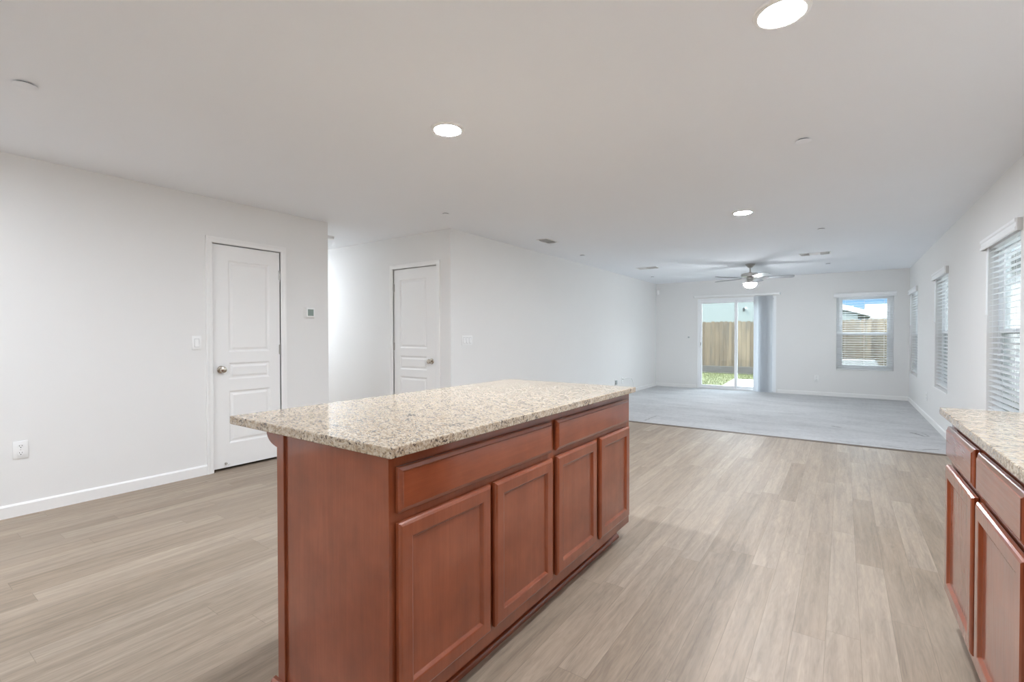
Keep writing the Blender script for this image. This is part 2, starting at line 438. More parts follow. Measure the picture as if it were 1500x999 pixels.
struct('wall_hall_near', b, 'wall', 'white hall wall facing the hall door', 'wall')
b = bm_new(); box(b, XH-.12, XH, YL-.12, YH+.12, 0, H)
struct('wall_hall_end', b, 'wall', 'white wall closing the far end of the hall', 'wall')
b = bm_new(); box(b, XL-.150, XL-.123, D1[0]-.1, D1[1]+.1, 0, D1[2]+.1)
struct('pantry_shade_sheet', b, 'backing', 'dark sheet painted as shade behind the pantry door', 'wall')  # added sheet keeps daylight out of the door gap, coloured as shade
b = bm_new(); box(b, D2[0]-.1, D2[1]+.1, YH+.12, YH+.147, 0, D2[2]+.1)
struct('closet_shade_sheet', b, 'backing', 'dark sheet painted as shade behind the hall door', 'wall')  # same added sheet for the hall door, shade in its colour

# carpet with worn creases, and the dark strip along its edge
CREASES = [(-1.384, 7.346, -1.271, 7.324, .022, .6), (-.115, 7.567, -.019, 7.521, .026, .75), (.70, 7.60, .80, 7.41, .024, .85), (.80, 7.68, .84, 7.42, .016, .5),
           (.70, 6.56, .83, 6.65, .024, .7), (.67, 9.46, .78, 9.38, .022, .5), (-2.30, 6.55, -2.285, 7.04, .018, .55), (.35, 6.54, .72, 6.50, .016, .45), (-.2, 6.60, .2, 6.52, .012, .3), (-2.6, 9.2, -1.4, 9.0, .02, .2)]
M['carpet'] = m_carpet()
b = bm_new(); nx, ny = 60, 62
vs = [[b.verts.new((XW + (XR-XW)*i/nx, YC + (YB-YC)*j/ny, .012 if 0 < j else .004)) for j in range(ny+1)] for i in range(nx+1)]
for i in range(nx+1):
    for j in range(1, ny): vs[i][j].co.z += random.uniform(-.0015, .0015)
for i in range(nx):
    for j in range(ny): b.faces.new((vs[i][j], vs[i+1][j], vs[i+1][j+1], vs[i][j+1]))
g = [vs[i][0] for i in range(nx+1)]
for i in range(nx):
    lo = [b.verts.new((q.co.x, q.co.y, 0)) for q in (g[i], g[i+1])]
    b.faces.new((g[i], lo[0], lo[1], g[i+1]))
o = mk('carpet', b, 'carpet'); tag(o, 'worn grey wall to wall carpet before the sliding door', 'carpet', kind='structure')
b = bm_new(); prism(b, [(YC-.032, 0), (YC-.028, .005), (YC-.012, .010), (YC-.002, .012), (YC, 0)], XW, XR, 'x')
M['strip'] = plain('transition_strip', (.15, .12, .095), .5, noise=.2, nscale=20)
tag(mk('trim_1', b, 'strip'), 'thin dark strip between plank floor and carpet', 'trim', kind='structure')

def baseboard(name, axis, p, a, c, side, label):
    """profile with a small eased top; p is the wall plane, side the direction into the room."""
    t_, h_ = .013, .087
    prof = [(0, 0), (t_, 0), (t_, h_-.012), (t_*.55, h_-.003), (t_*.3, h_), (0, h_)]
    b = bm_new()
    if axis == 'x': prism(b, [(p+side*q, z) for q, z in prof], a, c, 'x')     # runs along x, plane y=p
    else: prism(b, [(p+side*q, z) for q, z in prof], a, c, 'y')
    tag(mk(name, b, 'trim', smooth=False), label, 'baseboard', kind='structure')
baseboard('baseboard_left', 'y', XL, YK, 1.863, 1, 'white baseboard under the wall outlet near the pantry door')
baseboard('baseboard_corner', 'y', XL, 2.598, YL, 1, 'short white baseboard below the thermostat')
baseboard('baseboard_hall', 'x', YH, XH, -4.675, -1, 'white baseboard along the hall wall')
baseboard('baseboard_living', 'y', XW, YH, YB, 1, 'white baseboard along the long plain wall')
baseboard('baseboard_back_short', 'x', YB, XW+.013, D3[0]-.03, -1, 'white baseboard from room corner to the sliding door')
baseboard('baseboard_back', 'x', YB, D3[1]+.03, XR-.013, -1, 'white baseboard under the far window')
baseboard('baseboard_right', 'y', XR, 2.66, YB, -1, 'white baseboard below the three side windows')

# ------------------------------------------------------------------ three-panel interior doors
def panel_door(name, label, loc, rotz, w, top, px, pz, knob_x, hinge_x, door_stop):
    """local x runs along the wall, local -y faces the room, y = 0 is the wall face; w = opening width."""
    t = thing(name, label, 'door', loc, rotz, kind='structure')
    fy = .006                                             # leaf face set back behind the wall face
    b = bm_new(); z0, z1 = .024, top-.002; x0, x1 = (.002, w-.0006) if knob_x < w/2 else (.0006, w-.002)
    box(b, x0, x1, fy+.012, fy+.036, z0, z1)
    xs = [x0, px[0], px[1], x1]
    def quad(xa, xb, za, zb): b.faces.new([b.verts.new(q) for q in ((xa, fy, za), (xb, fy, za), (xb, fy, zb), (xa, fy, zb))])
    quad(xs[0], xs[1], z0, z1); quad(xs[2], xs[3], z0, z1)
    zc = z0
    for za, zb in pz:
        quad(xs[1], xs[2], zc, za); zc = zb
        rings_face(b, px[0], px[1], za, zb, [(0, 0), (.006, .002), (.014, .009), (.024, .0095), (.040, .003), (.044, .0025)], fy)
    quad(xs[1], xs[2], zc, z1)
    for (xa, xb, za, zb) in ((x0, x0, z0, z1), (x1, x1, z0, z1)):
        b.faces.new([b.verts.new(q) for q in ((xa, fy, za), (xa, fy, zb), (xa, fy+.012, zb), (xa, fy+.012, za))])
    for zz in (z0, z1):
        b.faces.new([b.verts.new(q) for q in ((x0, fy, zz), (x1, fy, zz), (x1, fy+.012, zz), (x0, fy+.012, zz))])
    leaf = mk('door_leaf', b, 'door', t, smooth=False)
    # jamb lining
    b = bm_new(); box(b, -.012, 0.0, 0, .12, 0, top); box(b, w, w+.012, 0, .12, 0, top); box(b, -.012, w+.012, 0, .12, top, top+.012)
    box(b, 0, .011, fy+.038, .075, 0, top); box(b, w-.011, w, fy+.038, .075, 0, top); box(b, 0.011, w-.011, fy+.038, .075, top-.011, top)
    mk('jamb', b, 'trim', t, smooth=False)
    # casing with a stepped profile, three mitred lengths
    b = bm_new(); cw = .058
    prof = [(0.004, 0), (.004, -.009), (.012, -.012), (.030, -.013), (.044, -.017), (.056, -.017), (cw, -.014), (cw, 0)]
    def length(path):
        rr = []
        for (x, z, dx, dz) in path: rr.append([b.verts.new((x+dx*q, y, z+dz*q)) for q, y in prof])
        n = len(prof)
        for a, c in zip(rr, rr[1:]):
            for i in range(n): b.faces.new((a[i], a[(i+1) % n], c[(i+1) % n], c[i]))
        b.faces.new(rr[0]); b.faces.new(rr[-1])
    length([(0, 0, -1, 0), (0, top, -1, 1), (w, top, 1, 1), (w, 0, 1, 0)])
    mk('casing', b, 'trim', t, smooth=False)
    # knob: rosette, neck, flattened ball
    kz = .915; b = bm_new()
    lathe(b, [(0, fy), (.032, fy), (.033, fy-.004), (.027, fy-.009), (.012, fy-.012), (.0105, fy-.030), (.016, fy-.036), (.026, fy-.044), (.0285, fy-.054), (.025, fy-.063), (.014, fy-.068), (0, fy-.069)], (knob_x, 0, kz), 28, 'y')
    tag(mk('knob', b, 'knob', t), 'satin nickel knob')
    b = bm_new(); e = 0.0015 if knob_x < w/2 else w-.0045
    box(b, e, e+.003, fy-.001, fy+.02, kz-.03, kz+.03); mk('latch_plate', b, 'nickel', t)
    for zc_ in (1.815, 1.083, .22):
        b = bm_new(); box(b, hinge_x-.010, hinge_x+.010, fy-.0025, fy+.001, zc_-.046, zc_+.046, .001, 1)
        lathe(b, [(0, zc_-.048), (.005, zc_-.048), (.005, zc_+.048), (0, zc_+.048)], (hinge_x, fy-.005, 0), 10)
        mk('hinge', b, 'nickel', t)
    if door_stop is not None:
        b = bm_new(); lathe(b, [(0, fy), (.011, fy), (.011, fy-.006), (.005, fy-.008), (.005, fy-.052), (0, fy-.052)], (door_stop, 0, .062), 12, 'y')
        ds = mk('door_stop', b, 'nickel', t); tag(ds, 'small metal spring door stop')
        b = bm_new(); lathe(b, [(0, fy-.052), (.008, fy-.052), (.0085, fy-.066), (.005, fy-.070), (0, fy-.070)], (door_stop, 0, .062), 12, 'y')
        tag(mk('rubber_tip', b, 'plastic', ds), 'white rubber tip')
    return t
# pantry door on the wall x = XL: local x -> +Y, local -y -> +X
panel_door('door_1', 'white three panel pantry door with nickel knob beside the thermostat', (XL, D1[0], 0), PI/2, D1[1]-D1[0], D1[2],
           (2.048-D1[0], 2.428-D1[0]), [(.237, .718), (.820, .974), (1.070, 1.908)], 1.982-D1[0], D1[1]-D1[0]-.003, .10)
panel_door('door_2', 'white three panel door on the hall wall with knob near the corner', (D2[0], YH, 0), 0.0, D2[1]-D2[0], D2[2],
           (-4.527-D2[0], -4.055-D2[0]), [(.237, .718), (.800, .970), (1.062, 1.912)], -3.975-D2[0], .003, None)

# ------------------------------------------------------------------ windows: local x along the wall, +y outdoors, y = 0 the inner wall face
def window(name, label, loc, rotz, w, z0, z1, yo, fw, sw):
    t = thing(name, label, 'window', loc, rotz, kind='structure')
    zm = 1.245; fd = .046
    b = bm_new()
    box(b, 0, fw, yo-fd, yo, z0, z1, .003, 1); box(b, w-fw, w, yo-fd, yo, z0, z1, .003, 1)
    box(b, fw, w-fw, yo-fd, yo, z0, z0+fw, .003, 1); box(b, fw, w-fw, yo-fd, yo, z1-fw, z1, .003, 1)
    mk('window_frame', b, 'vinyl', t)
    for nm, za, zb, ya in (('upper_sash', zm-.018, z1-fw, yo-.021), ('lower_sash', z0+fw, zm+.022, yo-.042)):
        b = bm_new(); xa, xb = fw, w-fw
        box(b, xa, xa+sw, ya, ya+.019, za, zb, .003, 1); box(b, xb-sw, xb, ya, ya+.019, za, zb, .003, 1)
        box(b, xa+sw, xb-sw, ya, ya+.019, za, za+sw, .003, 1); box(b, xa+sw, xb-sw, ya, ya+.019, zb-sw, zb, .003, 1)
        s_ = mk(nm, b, 'vinyl', t)
        b = bm_new(); box(b, xa+sw, xb-sw, ya+.008, ya+.012, za+sw, zb-sw); mk('pane', b, 'glass', s_, smooth=False)
    b = bm_new(); box(b, w/2-.035, w/2+.035, yo-.050, yo-.042, zm+.004, zm+.018, .003, 1); mk('sash_lock', b, 'vinyl', t)
    b = bm_new(); box(b, fw*.4, w-fw*.4, yo+.002, yo+.003, z0+fw, zm); tag(mk('insect_screen', b, 'screen', t, smooth=False), 'fine grey insect screen')
    b = bm_new(); box(b, .001, w-.001, -.010, yo-.047, z0, z0+.012, .003, 1); mk('window_sill', b, 'trim', t)
    return t
WBW = WB[1]-WB[0]
window('window_1', 'window in the far wall showing blue sky and a gable roof', (WB[0], YB, 0), 0, WBW, WB[2], WB[3], .125, .050, .046)
for k, (ya, yb) in enumerate(WR):
    window('window_%d' % (k+2), ['side window next to the granite counter', 'middle one of the three side windows', 'side window next to the room corner'][k],
           (XR, yb, 0), -PI/2, yb-ya, WZ[0], WZ[1], .112, .030, .034)

# faux-wood blinds inside the openings
def make_blind(w, z0, z1, label, loc, rotz, tilt, group=None):
    t = thing('window_blind', label, 'blind', loc, rotz, group=group)
    b = bm_new()
    # moulded valance in front of the wall, wider than the opening
    va, vb = -.045, w+.035; zt, zb = z1+.030, z1-.055
    prof = [(-.036, zb), (-.040, zb+.006), (-.040, zb+.022), (-.033, zb+.030), (-.033, zt-.030), (-.040, zt-.022), (-.040, zt-.004), (-.036, zt), (-.026, zt), (-.026, zb)]
    prism(b, prof, va, vb, 'x'); mk('valance', b, 'slat', t)
    for xe in (va, vb-.008):
        b = bm_new(); box(b, xe, xe+.008, -.026, -.001, zb, zt, .001, 1); mk('valance_return', b, 'valance_shade', t)
    b = bm_new(); box(b, .006, w-.006, .012, .058, z1-.048, z1-.004, .002, 1); mk('headrail', b, 'slat', t)
    b = bm_new(); zs = z1-.075; pitch = .0445; n = int((zs-(z0+.045))/pitch)+1; yc = .036
    for k in range(n):
        z = zs-k*pitch; dy, dz = .0245*math.cos(tilt), .0245*math.sin(tilt)
        ny_, nz_ = -math.sin(tilt)*.0014, math.cos(tilt)*.0014
        pr = [(yc-dy-ny_, z-dz-nz_), (yc+dy-ny_, z+dz-nz_), (yc+dy+ny_, z+dz+nz_), (yc+ny_*1.8, z+nz_*1.8), (yc-dy+ny_, z-dz+nz_)]
        prism(b, pr, .010, w-.010, 'x')
    mk('slats', b, 'slat_thin', t, smooth=False)
    b = bm_new(); zl = zs-n*pitch+.012; box(b, .010, w-.010, yc-.026, yc+.026, zl-.010, zl+.006, .004, 2); mk('bottom_rail', b, 'slat', t)
    b = bm_new()
    for xc in (.14, w/2, w-.14):
        for yy in (yc-.0268, yc+.0268): box(b, xc-.0011, xc+.0011, yy-.0008, yy+.0008, zl, z1-.05)
    mk('ladder_cord', b, 'slat', t, smooth=False)
    b = bm_new(); tube(b, [(.048, -.004, z1-.05), (.048, -.010, z1-.12), (.048, -.010, z1-.55)], .0058, 10)
    lathe(b, [(0, z1-.60), (.0065, z1-.60), (.0075, z1-.57), (.0055, z1-.55), (0, z1-.55)], (.048, -.010, 0), 10)
    mk('tilt_wand', b, 'slat', t)
    return t
make_blind(WBW, WB[2]+.012, WB[3], 'white slatted blind open over the far window with blue sky', (WB[0], YB, 0), 0, math.radians(6))
bl = [('white slatted blind over the side window beside the granite counter', WR[0]), ('white slatted blind on the middle side window', WR[1]),
      ('white slatted blind on the side window closest to the room corner', WR[2])]
first = None
for lab, (ya, yb) in bl:
    if first is None: first = make_blind(yb-ya, WZ[0]+.012, WZ[1], lab, (XR, yb, 0), -PI/2, math.radians(9), 'slatted blinds on the side windows')
    else: dup(first, (XR, yb, 0), None, lab)

# ------------------------------------------------------------------ sliding patio door and its vertical blind
t = thing('door_3', 'white framed sliding glass patio door in the far wall', 'door', (D3[0], YB, 0), 0, kind='structure')
w = D3[1]-D3[0]; top = D3[2]
b = bm_new()
box(b, 0, .045, .02, .14, 0, top, .003, 1); box(b, w-.045, w, .02, .14, 0, top, .003, 1)
box(b, .045, w-.045, .02, .14, top-.05, top, .003, 1); box(b, .045, w-.045, .02, .14, 0, .045, .003, 1)
mk('door_frame', b, 'vinyl', t)
def sash(nm, xa, xb, ya, za=.045, zb=top-.05, sw=.062):
    b = bm_new()
    box(b, xa, xa+sw, ya, ya+.04, za, zb, .004, 1); box(b, xb-sw, xb, ya, ya+.04, za, zb, .004, 1)
    box(b, xa+sw, xb-sw, ya, ya+.04, za, za+.052, .004, 1); box(b, xa+sw, xb-sw, ya, ya+.04, zb-.055, zb, .004, 1)
    s_ = mk(nm, b, 'vinyl', t)
    b = bm_new(); box(b, xa+sw, xb-sw, ya+.016, ya+.022, za+.052, zb-.055); mk('pane', b, 'glass', s_, smooth=False)
    return s_
sl = sash('sliding_sash', .030, w/2+.030, .035, sw=.052); sash('fixed_sash', w/2-.030, w-.040, .085)
b = bm_new(); box(b, .036, .076, .022, .035, .93, 1.11, .006, 2); box(b, .044, .056, -.010, .022, .96, .985, .004, 1); box(b, .044, .056, -.010, .022, 1.065, 1.09, .004, 1); box(b, .042, .058, -.018, -.006, .95, 1.10, .005, 2)
hd = tag(mk('handle', b, 'plastic', sl), 'white pull handle with black latch')
b = bm_new(); box(b, .061, .069, .014, .0225, .985, 1.055, .002, 1); tag(mk('latch', b, 'black', t), 'small black latch')

t = thing('vertical_blind', 'grey vertical vane blind drawn to one side of the sliding door', 'blind', (D3[0], YB, 0), 0)
b = bm_new(); prism(b, [(-.001, 2.058), (-.001, 2.098), (-.10, 2.098), (-.105, 2.092), (-.105, 2.064), (-.10, 2.058)], -.06, w+.075, 'x'); mk('headrail', b, 'plastic', t, smooth=False)
for xe in (-.062, w+.070):
    b = bm_new(); box(b, xe, xe+.007, -.106, -.001, 2.056, 2.10, .002, 1); mk('end_cap', b, 'greybox', t)
nv = 8
for k in range(nv):
    x = (-1.440 + (k-1)*.0305 if k else -1.524) - D3[0]; a = math.radians(38-random.uniform(-4, 4)) if k else math.radians(16)
    b = bm_new(); n = 8; hw = .0445; fr, bk = [], []
    for i in range(n+1):
        s_ = (i/n-.5)*2*hw; bow = .0035*(1-(s_/hw)**2)
        px, py = s_*math.cos(a) - bow*math.sin(a), s_*math.sin(a) + bow*math.cos(a)
        ox, oy = -math.sin(a)*.0008, math.cos(a)*.0008
        fr.append((x+px-ox, -.052+py-oy)); bk.append((x+px+ox, -.052+py+oy))
    prism(b, fr+bk[::-1], .022, 2.040, 'z')
    v = mk('vane', b, 'vane', t)
    b = bm_new(); box(b, x-.004, x+.004, -.056, -.048, 2.04, 2.058); mk('clip', b, 'plastic', v)

# ------------------------------------------------------------------ kitchen cabinets: local x along the run, local -y is the front, y = 0 the face frame
SLAB0, SLAB1 = .888, .918
def shaker_door(x0, x1, z0, z1, parent):
    b = bm_new(); fw = .056; y = -.022; yb = -.004
    rings_face(b, x0, x1, z0, z1, [(0, yb), (0, y+.0075), (.004, y+.003), (.010, y), (fw-.010, y), (fw-.006, y+.0015), (fw, y+.009), (fw+.002, y+.0105)], 0.0, close=False)
    b.faces.new([b.verts.new(q) for q in ((x0, yb, z0), (x1, yb, z0), (x1, yb, z1), (x0, yb, z1))])
    d = mk('door', b, 'cherry', parent, smooth=False)
    b = bm_new(); box(b, x0+fw-.001, x1-fw+.001, y+.0105, y+.016, z0+fw-.001, z1-fw+.001); mk('panel', b, 'cherry', d, smooth=False)
    return d
def drawer(x0, x1, z0, z1, parent):
    b = bm_new(); y = -.022; yb = -.004
    rings_face(b, x0, x1, z0, z1, [(0, yb), (0, y+.009), (.003, y+.0065), (.013, y+.0025), (.0145, y), (.018, y)], 0.0)
    b.faces.new([b.verts.new(q) for q in ((x0, yb, z0), (x1, yb, z0), (x1, yb, z1), (x0, yb, z1))])
    return mk('drawer_front', b, 'cherryx', parent, smooth=False)
def quarter(bm, a, c, y, z, ry, rz, sy):
    """quarter-round from x = a to c, its back against plane y, sticking out by ry towards sy."""
    poly = [(y, z)] + [(y+sy*ry*math.cos(k*PI/12), z+rz*math.sin(k*PI/12)) for k in range(7)]
    return prism(bm, poly, a, c, 'x')
def base_cabinet(label, loc, rotz, w, depth, drawers, doors, group, ends=(False, False), dz=(.714, .847), oz=(.160, .686)):
    t = thing('base_cabinet', label, 'cabinet', loc, rotz, group)
    b = bm_new(); box(b, .001, w-.001, .019, depth, .105, SLAB0-.002); box(b, .001, w-.001, .075, depth, .0, .105)
    mk('carcass', b, 'cherry', t, smooth=False)
    b = bm_new(); x = [0.0] ; st = .038
    box(b, 0, st, 0, .019, .105, SLAB0-.002); box(b, w-st, w, 0, .019, .105, SLAB0-.002)
    for za, zb in ((dz[1]-.012, SLAB0-.002), (oz[1]-.012, dz[0]+.012), (.105, oz[0]+.012)): box(b, st, w-st, 0, .019, za, zb)
    if len(doors) > 1:
        xm = (doors[0][1]+doors[1][0])/2; box(b, xm-.028, xm+.028, 0, .019, oz[0]+.012, oz[1]-.012)
    for xa, xb in doors: box(b, max(xa, st), min(xb, w-st), .012, .019, oz[0]+.012, oz[1]-.012)
    for xa, xb in drawers: box(b, max(xa, st), min(xb, w-st), .012, .019, dz[0]+.012, dz[1]-.012)
    mk('face_frame', b, 'cherry', t, smooth=False)
    for xa, xb in drawers: drawer(xa, xb, dz[0], dz[1], t)
    for xa, xb in doors: shaker_door(xa, xb, oz[0], oz[1], t)
    b = bm_new(); quarter(b, 0, w, .075, 0, .016, .020, -1); mk('shoe_moulding', b, 'cherryx', t)
    return t
FX = -1.045; Y0, YM, Y1 = .8945, 1.792, 2.700; DEP = .563
isl = base_cabinet('cherry cabinet with its side panel exposed at the corner of the island', (FX, Y0, 0), PI/2, YM-Y0, DEP,
    [(.909-Y0, 1.770-Y0)], [(.909-Y0, 1.336-Y0), (1.361-Y0, 1.775-Y0)], 'island base cabinets')
b = bm_new(); box(b, -.008, 0, 0, DEP-.033, .105, SLAB0-.002); box(b, -.008, 0, .075, DEP-.033, 0, .105); mk('end_panel', b, 'cherry', isl, smooth=False)
b = bm_new(); box(b, -.016, 0, DEP-.033, DEP+.010, 0, SLAB0-.002, .0015, 1); mk('corner_trim', b, 'cherry', isl)
b = bm_new(); box(b, 0, YM-Y0, DEP, DEP+.008, 0, SLAB0-.002); mk('back_panel', b, 'cherry', isl, smooth=False)
b = bm_new(); prism(b, [(0.0, 0), (-.020, 0), (-.020, .006), (-.017, .014), (-.010, .020), (0.0, .022)], .06, DEP+.026, 'y')
bmesh.ops.translate(b, verts=b.verts[:], vec=(-.016, 0, 0)); mk('base_moulding', b, 'cherryx', isl)
isl2 = base_cabinet('cherry cabinet at the end of the island closer to the carpet', (FX, YM, 0), PI/2, Y1-YM, DEP,
    [(1.811-YM, 2.652-YM)], [(1.814-YM, 2.222-YM), (2.264-YM, 2.668-YM)], 'island base cabinets')
b = bm_new(); box(b, 0, Y1-YM, DEP, DEP+.008, 0, SLAB0-.002); mk('back_panel', b, 'cherry', isl2, smooth=False)
b = bm_new(); box(b, Y1-YM, Y1-YM+.006, .0, DEP, .105, SLAB0-.002); box(b, Y1-YM, Y1-YM+.006, .075, DEP, 0, .105); mk('end_panel', b, 'cherry', isl2, smooth=False)
def corbel(parent, xc):
    yb = DEP+.008; pr = [(yb, SLAB0-.002), (yb+.150, SLAB0-.002), (yb+.150, SLAB0-.018)]
    for k in range(9):
        a = k/8*PI/2; pr.append((yb+.046+.098*math.cos(a), SLAB0-.024-.052*math.sin(a)))
    for k in range(1, 9):
        a = k/8*PI/2; pr.append((yb+.046-.046*math.sin(a), SLAB0-.076-.16*(1-math.cos(a))))
    b = bm_new(); prism(b, pr, xc-.022, xc+.022, 'x'); mk('corbel', b, 'cherry', parent, smooth=False)
corbel(isl, .045); corbel(isl2, Y1-YM-.05)

def slab(name, x0, x1, y0, y1, label):
    b = bm_new(); box(b, x0, x1, y0, y1, SLAB0, SLAB1, .0035, 3)
    return tag(mk(name, b, 'granite', smooth=False), label, 'countertop')
slab('granite_countertop', -1.891, -.990, .8465, 2.672, 'speckled beige granite top of the kitchen island')
slab('granite_countertop', .330, XR-.001, .95, 2.640, 'speckled granite counter below the side window blinds')

RX, RY = .368, 2.625; UW = .535
lab = ['cherry base cabinet at the carpet end of the side counter', 'cherry base cabinet second from the carpet end of the side counter', 'cherry base cabinet third from the carpet end of the side counter']
for k in range(3):
    base_cabinet(lab[k], (RX, RY-UW*k, 0), -PI/2, UW, XR-RX-.002, [(.012, UW-.038)], [(.012, UW-.038)], 'base cabinets under the side counter', dz=(.718, .846), oz=(.166, .688))
b = None

# ------------------------------------------------------------------ ceiling lamps
def can_light(loc, label):
    t = thing('recessed_light', label, 'ceiling light', loc, 0, 'recessed ceiling lights')
    b = bm_new(); lathe(b, [(.078, -.010), (.082, -.011), (.096, -.006), (.099, 0), (.076, 0), (.076, -.008)], (0, 0, 0), 48, cap=False)
    f0 = None; mk('trim_ring', b, 'trim', t)
    b = bm_new(); lathe(b, [(.0775, -.0015), (.0775, -.008), (.060, -.011), (.030, -.0125), (0, -.013)], (0, 0, 0), 48); mk('diffuser', b, 'lens', t)
    return t
cans = [(-.198, 2.06, 'round recessed light above the floor beside the island'), (-1.925, 2.088, 'round recessed light above the island'),
        (-.828, 5.185, 'round recessed light just before the carpeted area')]
c0 = None
for x, y, l in cans + [(.30, -1.9, 'added round recessed light out of view behind the camera'),  # unseen kitchen lamp, added to brighten the room
                       
                       (-3.55, -.6, 'added round recessed light out of view over the dining corner'), (-6.95, 3.55, 'round recessed light down the hall')]:  # dining corner lamp is unseen, added for fill light
    if c0 is None: c0 = can_light((x, y, H), l)
    else: dup(c0, (x, y, H), None, l)

# concealed sprinkler plates: thin discs hung a little below the ceiling
def plate(loc, label):
    t = thing('sprinkler_cover', label, 'sprinkler cover', loc, 0, 'round sprinkler covers on the ceiling')
    b = bm_new(); lathe(b, [(0, 0), (.033, 0), (.033, -.007), (0, -.007)], (0, 0, 0), 24); mk('cup', b, 'slotgrey', t)
    b = bm_new(); lathe(b, [(0, -.006), (.043, -.007), (.044, -.009), (.041, -.0105), (0, -.011)], (0, 0, 0), 32); mk('cover_disc', b, 'ceil', t)
    return t
p0 = None
for x, y, l in [(-3.253, .539, 'round white sprinkler cover above the blank dining wall'), (-.212, 3.485, 'sprinkler cover beyond the recessed light beside the island'),
                (-3.275, 3.520, 'sprinkler cover near the hall corner'), (-.216, 6.500, 'sprinkler cover above the carpet edge toward the side windows'),
                (-3.275, 6.553, 'sprinkler cover between the two vents near the plain wall'), (-3.280, 9.82, 'sprinkler cover close to the far corner beyond the vent'),
                (-.223, 9.74, 'sprinkler cover above the far window, beyond the ceiling vent')]:
    if p0 is None: p0 = plate((x, y, H), l)
    else: dup(p0, (x, y, H), None, l)

t = thing('smoke_detector', 'round white smoke detector on the hall ceiling', 'smoke detector', (-5.21, 3.50, H))
b = bm_new(); lathe(b, [(0, 0), (.066, 0), (.066, -.010), (.060, -.012), (0, -.012)], (0, 0, 0), 36); mk('mounting_base', b, 'plastic', t)
b = bm_new(); lathe(b, [(0, -.012), (.062, -.012), (.062, -.026), (.052, -.036), (.02, -.039), (0, -.039)], (0, 0, 0), 36); mk('cover', b, 'plastic', t)

# ceiling registers
def vent(loc, rotz, w, d, label, banks):
    """banks = [(x from, x to, blade tilt, blades run along x?)]"""
    t = thing('ceiling_vent', label, 'ceiling vent', loc, rotz, 'ceiling air vents')
    b = bm_new(); fr = .018
    box(b, -w/2, w/2, -d/2, -d/2+fr, -.007, 0, .002, 1); box(b, -w/2, w/2, d/2-fr, d/2, -.007, 0, .002, 1)
    box(b, -w/2, -w/2+fr, -d/2+fr, d/2-fr, -.007, 0, .002, 1); box(b, w/2-fr, w/2, -d/2+fr, d/2-fr, -.007, 0, .002, 1)
    for bk in banks[1:]: box(b, bk[0]-.006, bk[0]+.006, -d/2+fr, d/2-fr, -.007, 0)
    mk('vent_frame', b, 'trim', t)
    b = bm_new(); box(b, -w/2+fr, w/2-fr, -d/2+fr, d/2-fr, -.0008, -.0002); mk('duct_shade_sheet', b, 'dark', t, smooth=False)  # flat dark sheet painted as the shade inside the duct
    for x0, x1, tilt, alongx in banks:
        b = bm_new(); L = .016; dx, dz = L/2*math.cos(tilt), L/2*math.sin(tilt)
        if alongx:
            n = max(3, int((d-2*fr)/.013))
            for k in range(n):
                y = -d/2+fr+(k+.5)*(d-2*fr)/n
                prism(b, [(y-dx, -.008-dz), (y+dx, -.008+dz), (y+dx, -.0072+dz), (y-dx, -.0072-dz)], x0+.006, x1-.006, 'x')
        else:
            n = max(3, int((x1-x0)/.013))
            for k in range(n):
                x = x0+(k+.5)*(x1-x0)/n
                prism(b, [(x-dx, -.008-dz), (x+dx, -.008+dz), (x+dx, -.0072+dz), (x-dx, -.0072-dz)], -d/2+fr, d/2-fr, 'y')
        mk('louver', b, 'trim', t, smooth=False)
    return t
A = math.radians
vent((-3.135, 5.285, H), PI/2, .30, .165, 'dark slotted ceiling vent near the long plain wall', [(-.132, .02, A(55), True), (.02, .132, A(38), True)])
vent((-2.92, 8.46, H), 0, .38, .20, 'ceiling vent half bright half dark between plain wall and fan', [(-.172, 0, A(-40), True), (0, .172, A(55), True)])
vent((-.36, 8.43, H), 0, .40, .20, 'ceiling vent with three louver banks before the far window', [(-.182, -.065, A(50), True), (-.065, .065, A(-20), True), (.065, .182, A(55), True)])

# ------------------------------------------------------------------ ceiling fan
t = thing('ceiling_fan', 'brushed nickel ceiling fan with grey blades and lit bowl', 'ceiling fan', (-1.323, 9.05, H))
Z = lambda z: z-2.44
b = bm_new(); lathe(b, [(0, 0), (.078, 0), (.078, -.012), (.060, -.030), (.034, -.058), (.020, -.066), (0, -.066)], (0, 0, 0), 36); mk('canopy', b, 'nickel', t)
b = bm_new(); lathe(b, [(0, -.066), (.0125, -.066), (.0125, -.135), (.022, -.140), (.022, -.152), (0, -.152)], (0, 0, 0), 20); mk('downrod', b, 'nickel', t)
b = bm_new(); lathe(b, [(0, -.150), (.05, -.150), (.125, -.160), (.142, -.170), (.142, -.205), (.135, -.214), (.10, -.222), (0, -.222)], (0, 0, 0), 44); mk('motor_housing', b, 'nickel', t)
b = bm_new(); lathe(b, [(0, -.222), (.050, -.222), (.058, -.235), (.058, -.262), (.046, -.275), (.046, -.300), (.075, -.306), (.075, -.314), (0, -.314)], (0, 0, 0), 36); mk('switch_housing', b, 'nickel', t)
b = bm_new(); lathe(b, [(0, -.306), (.098, -.308), (.116, -.316), (.116, -.327), (.098, -.328)], (0, 0, 0), 40); mk('lamp_fitter', b, 'nickel', t)
b = bm_new(); lathe(b, [(.100, -.326), (.104, -.337), (.099, -.362), (.080, -.388), (.050, -.405), (.020, -.412), (0, -.413)], (0, 0, 0), 40); tag(mk('light_bowl', b, 'bowl', t), 'lit frosted glass bowl')
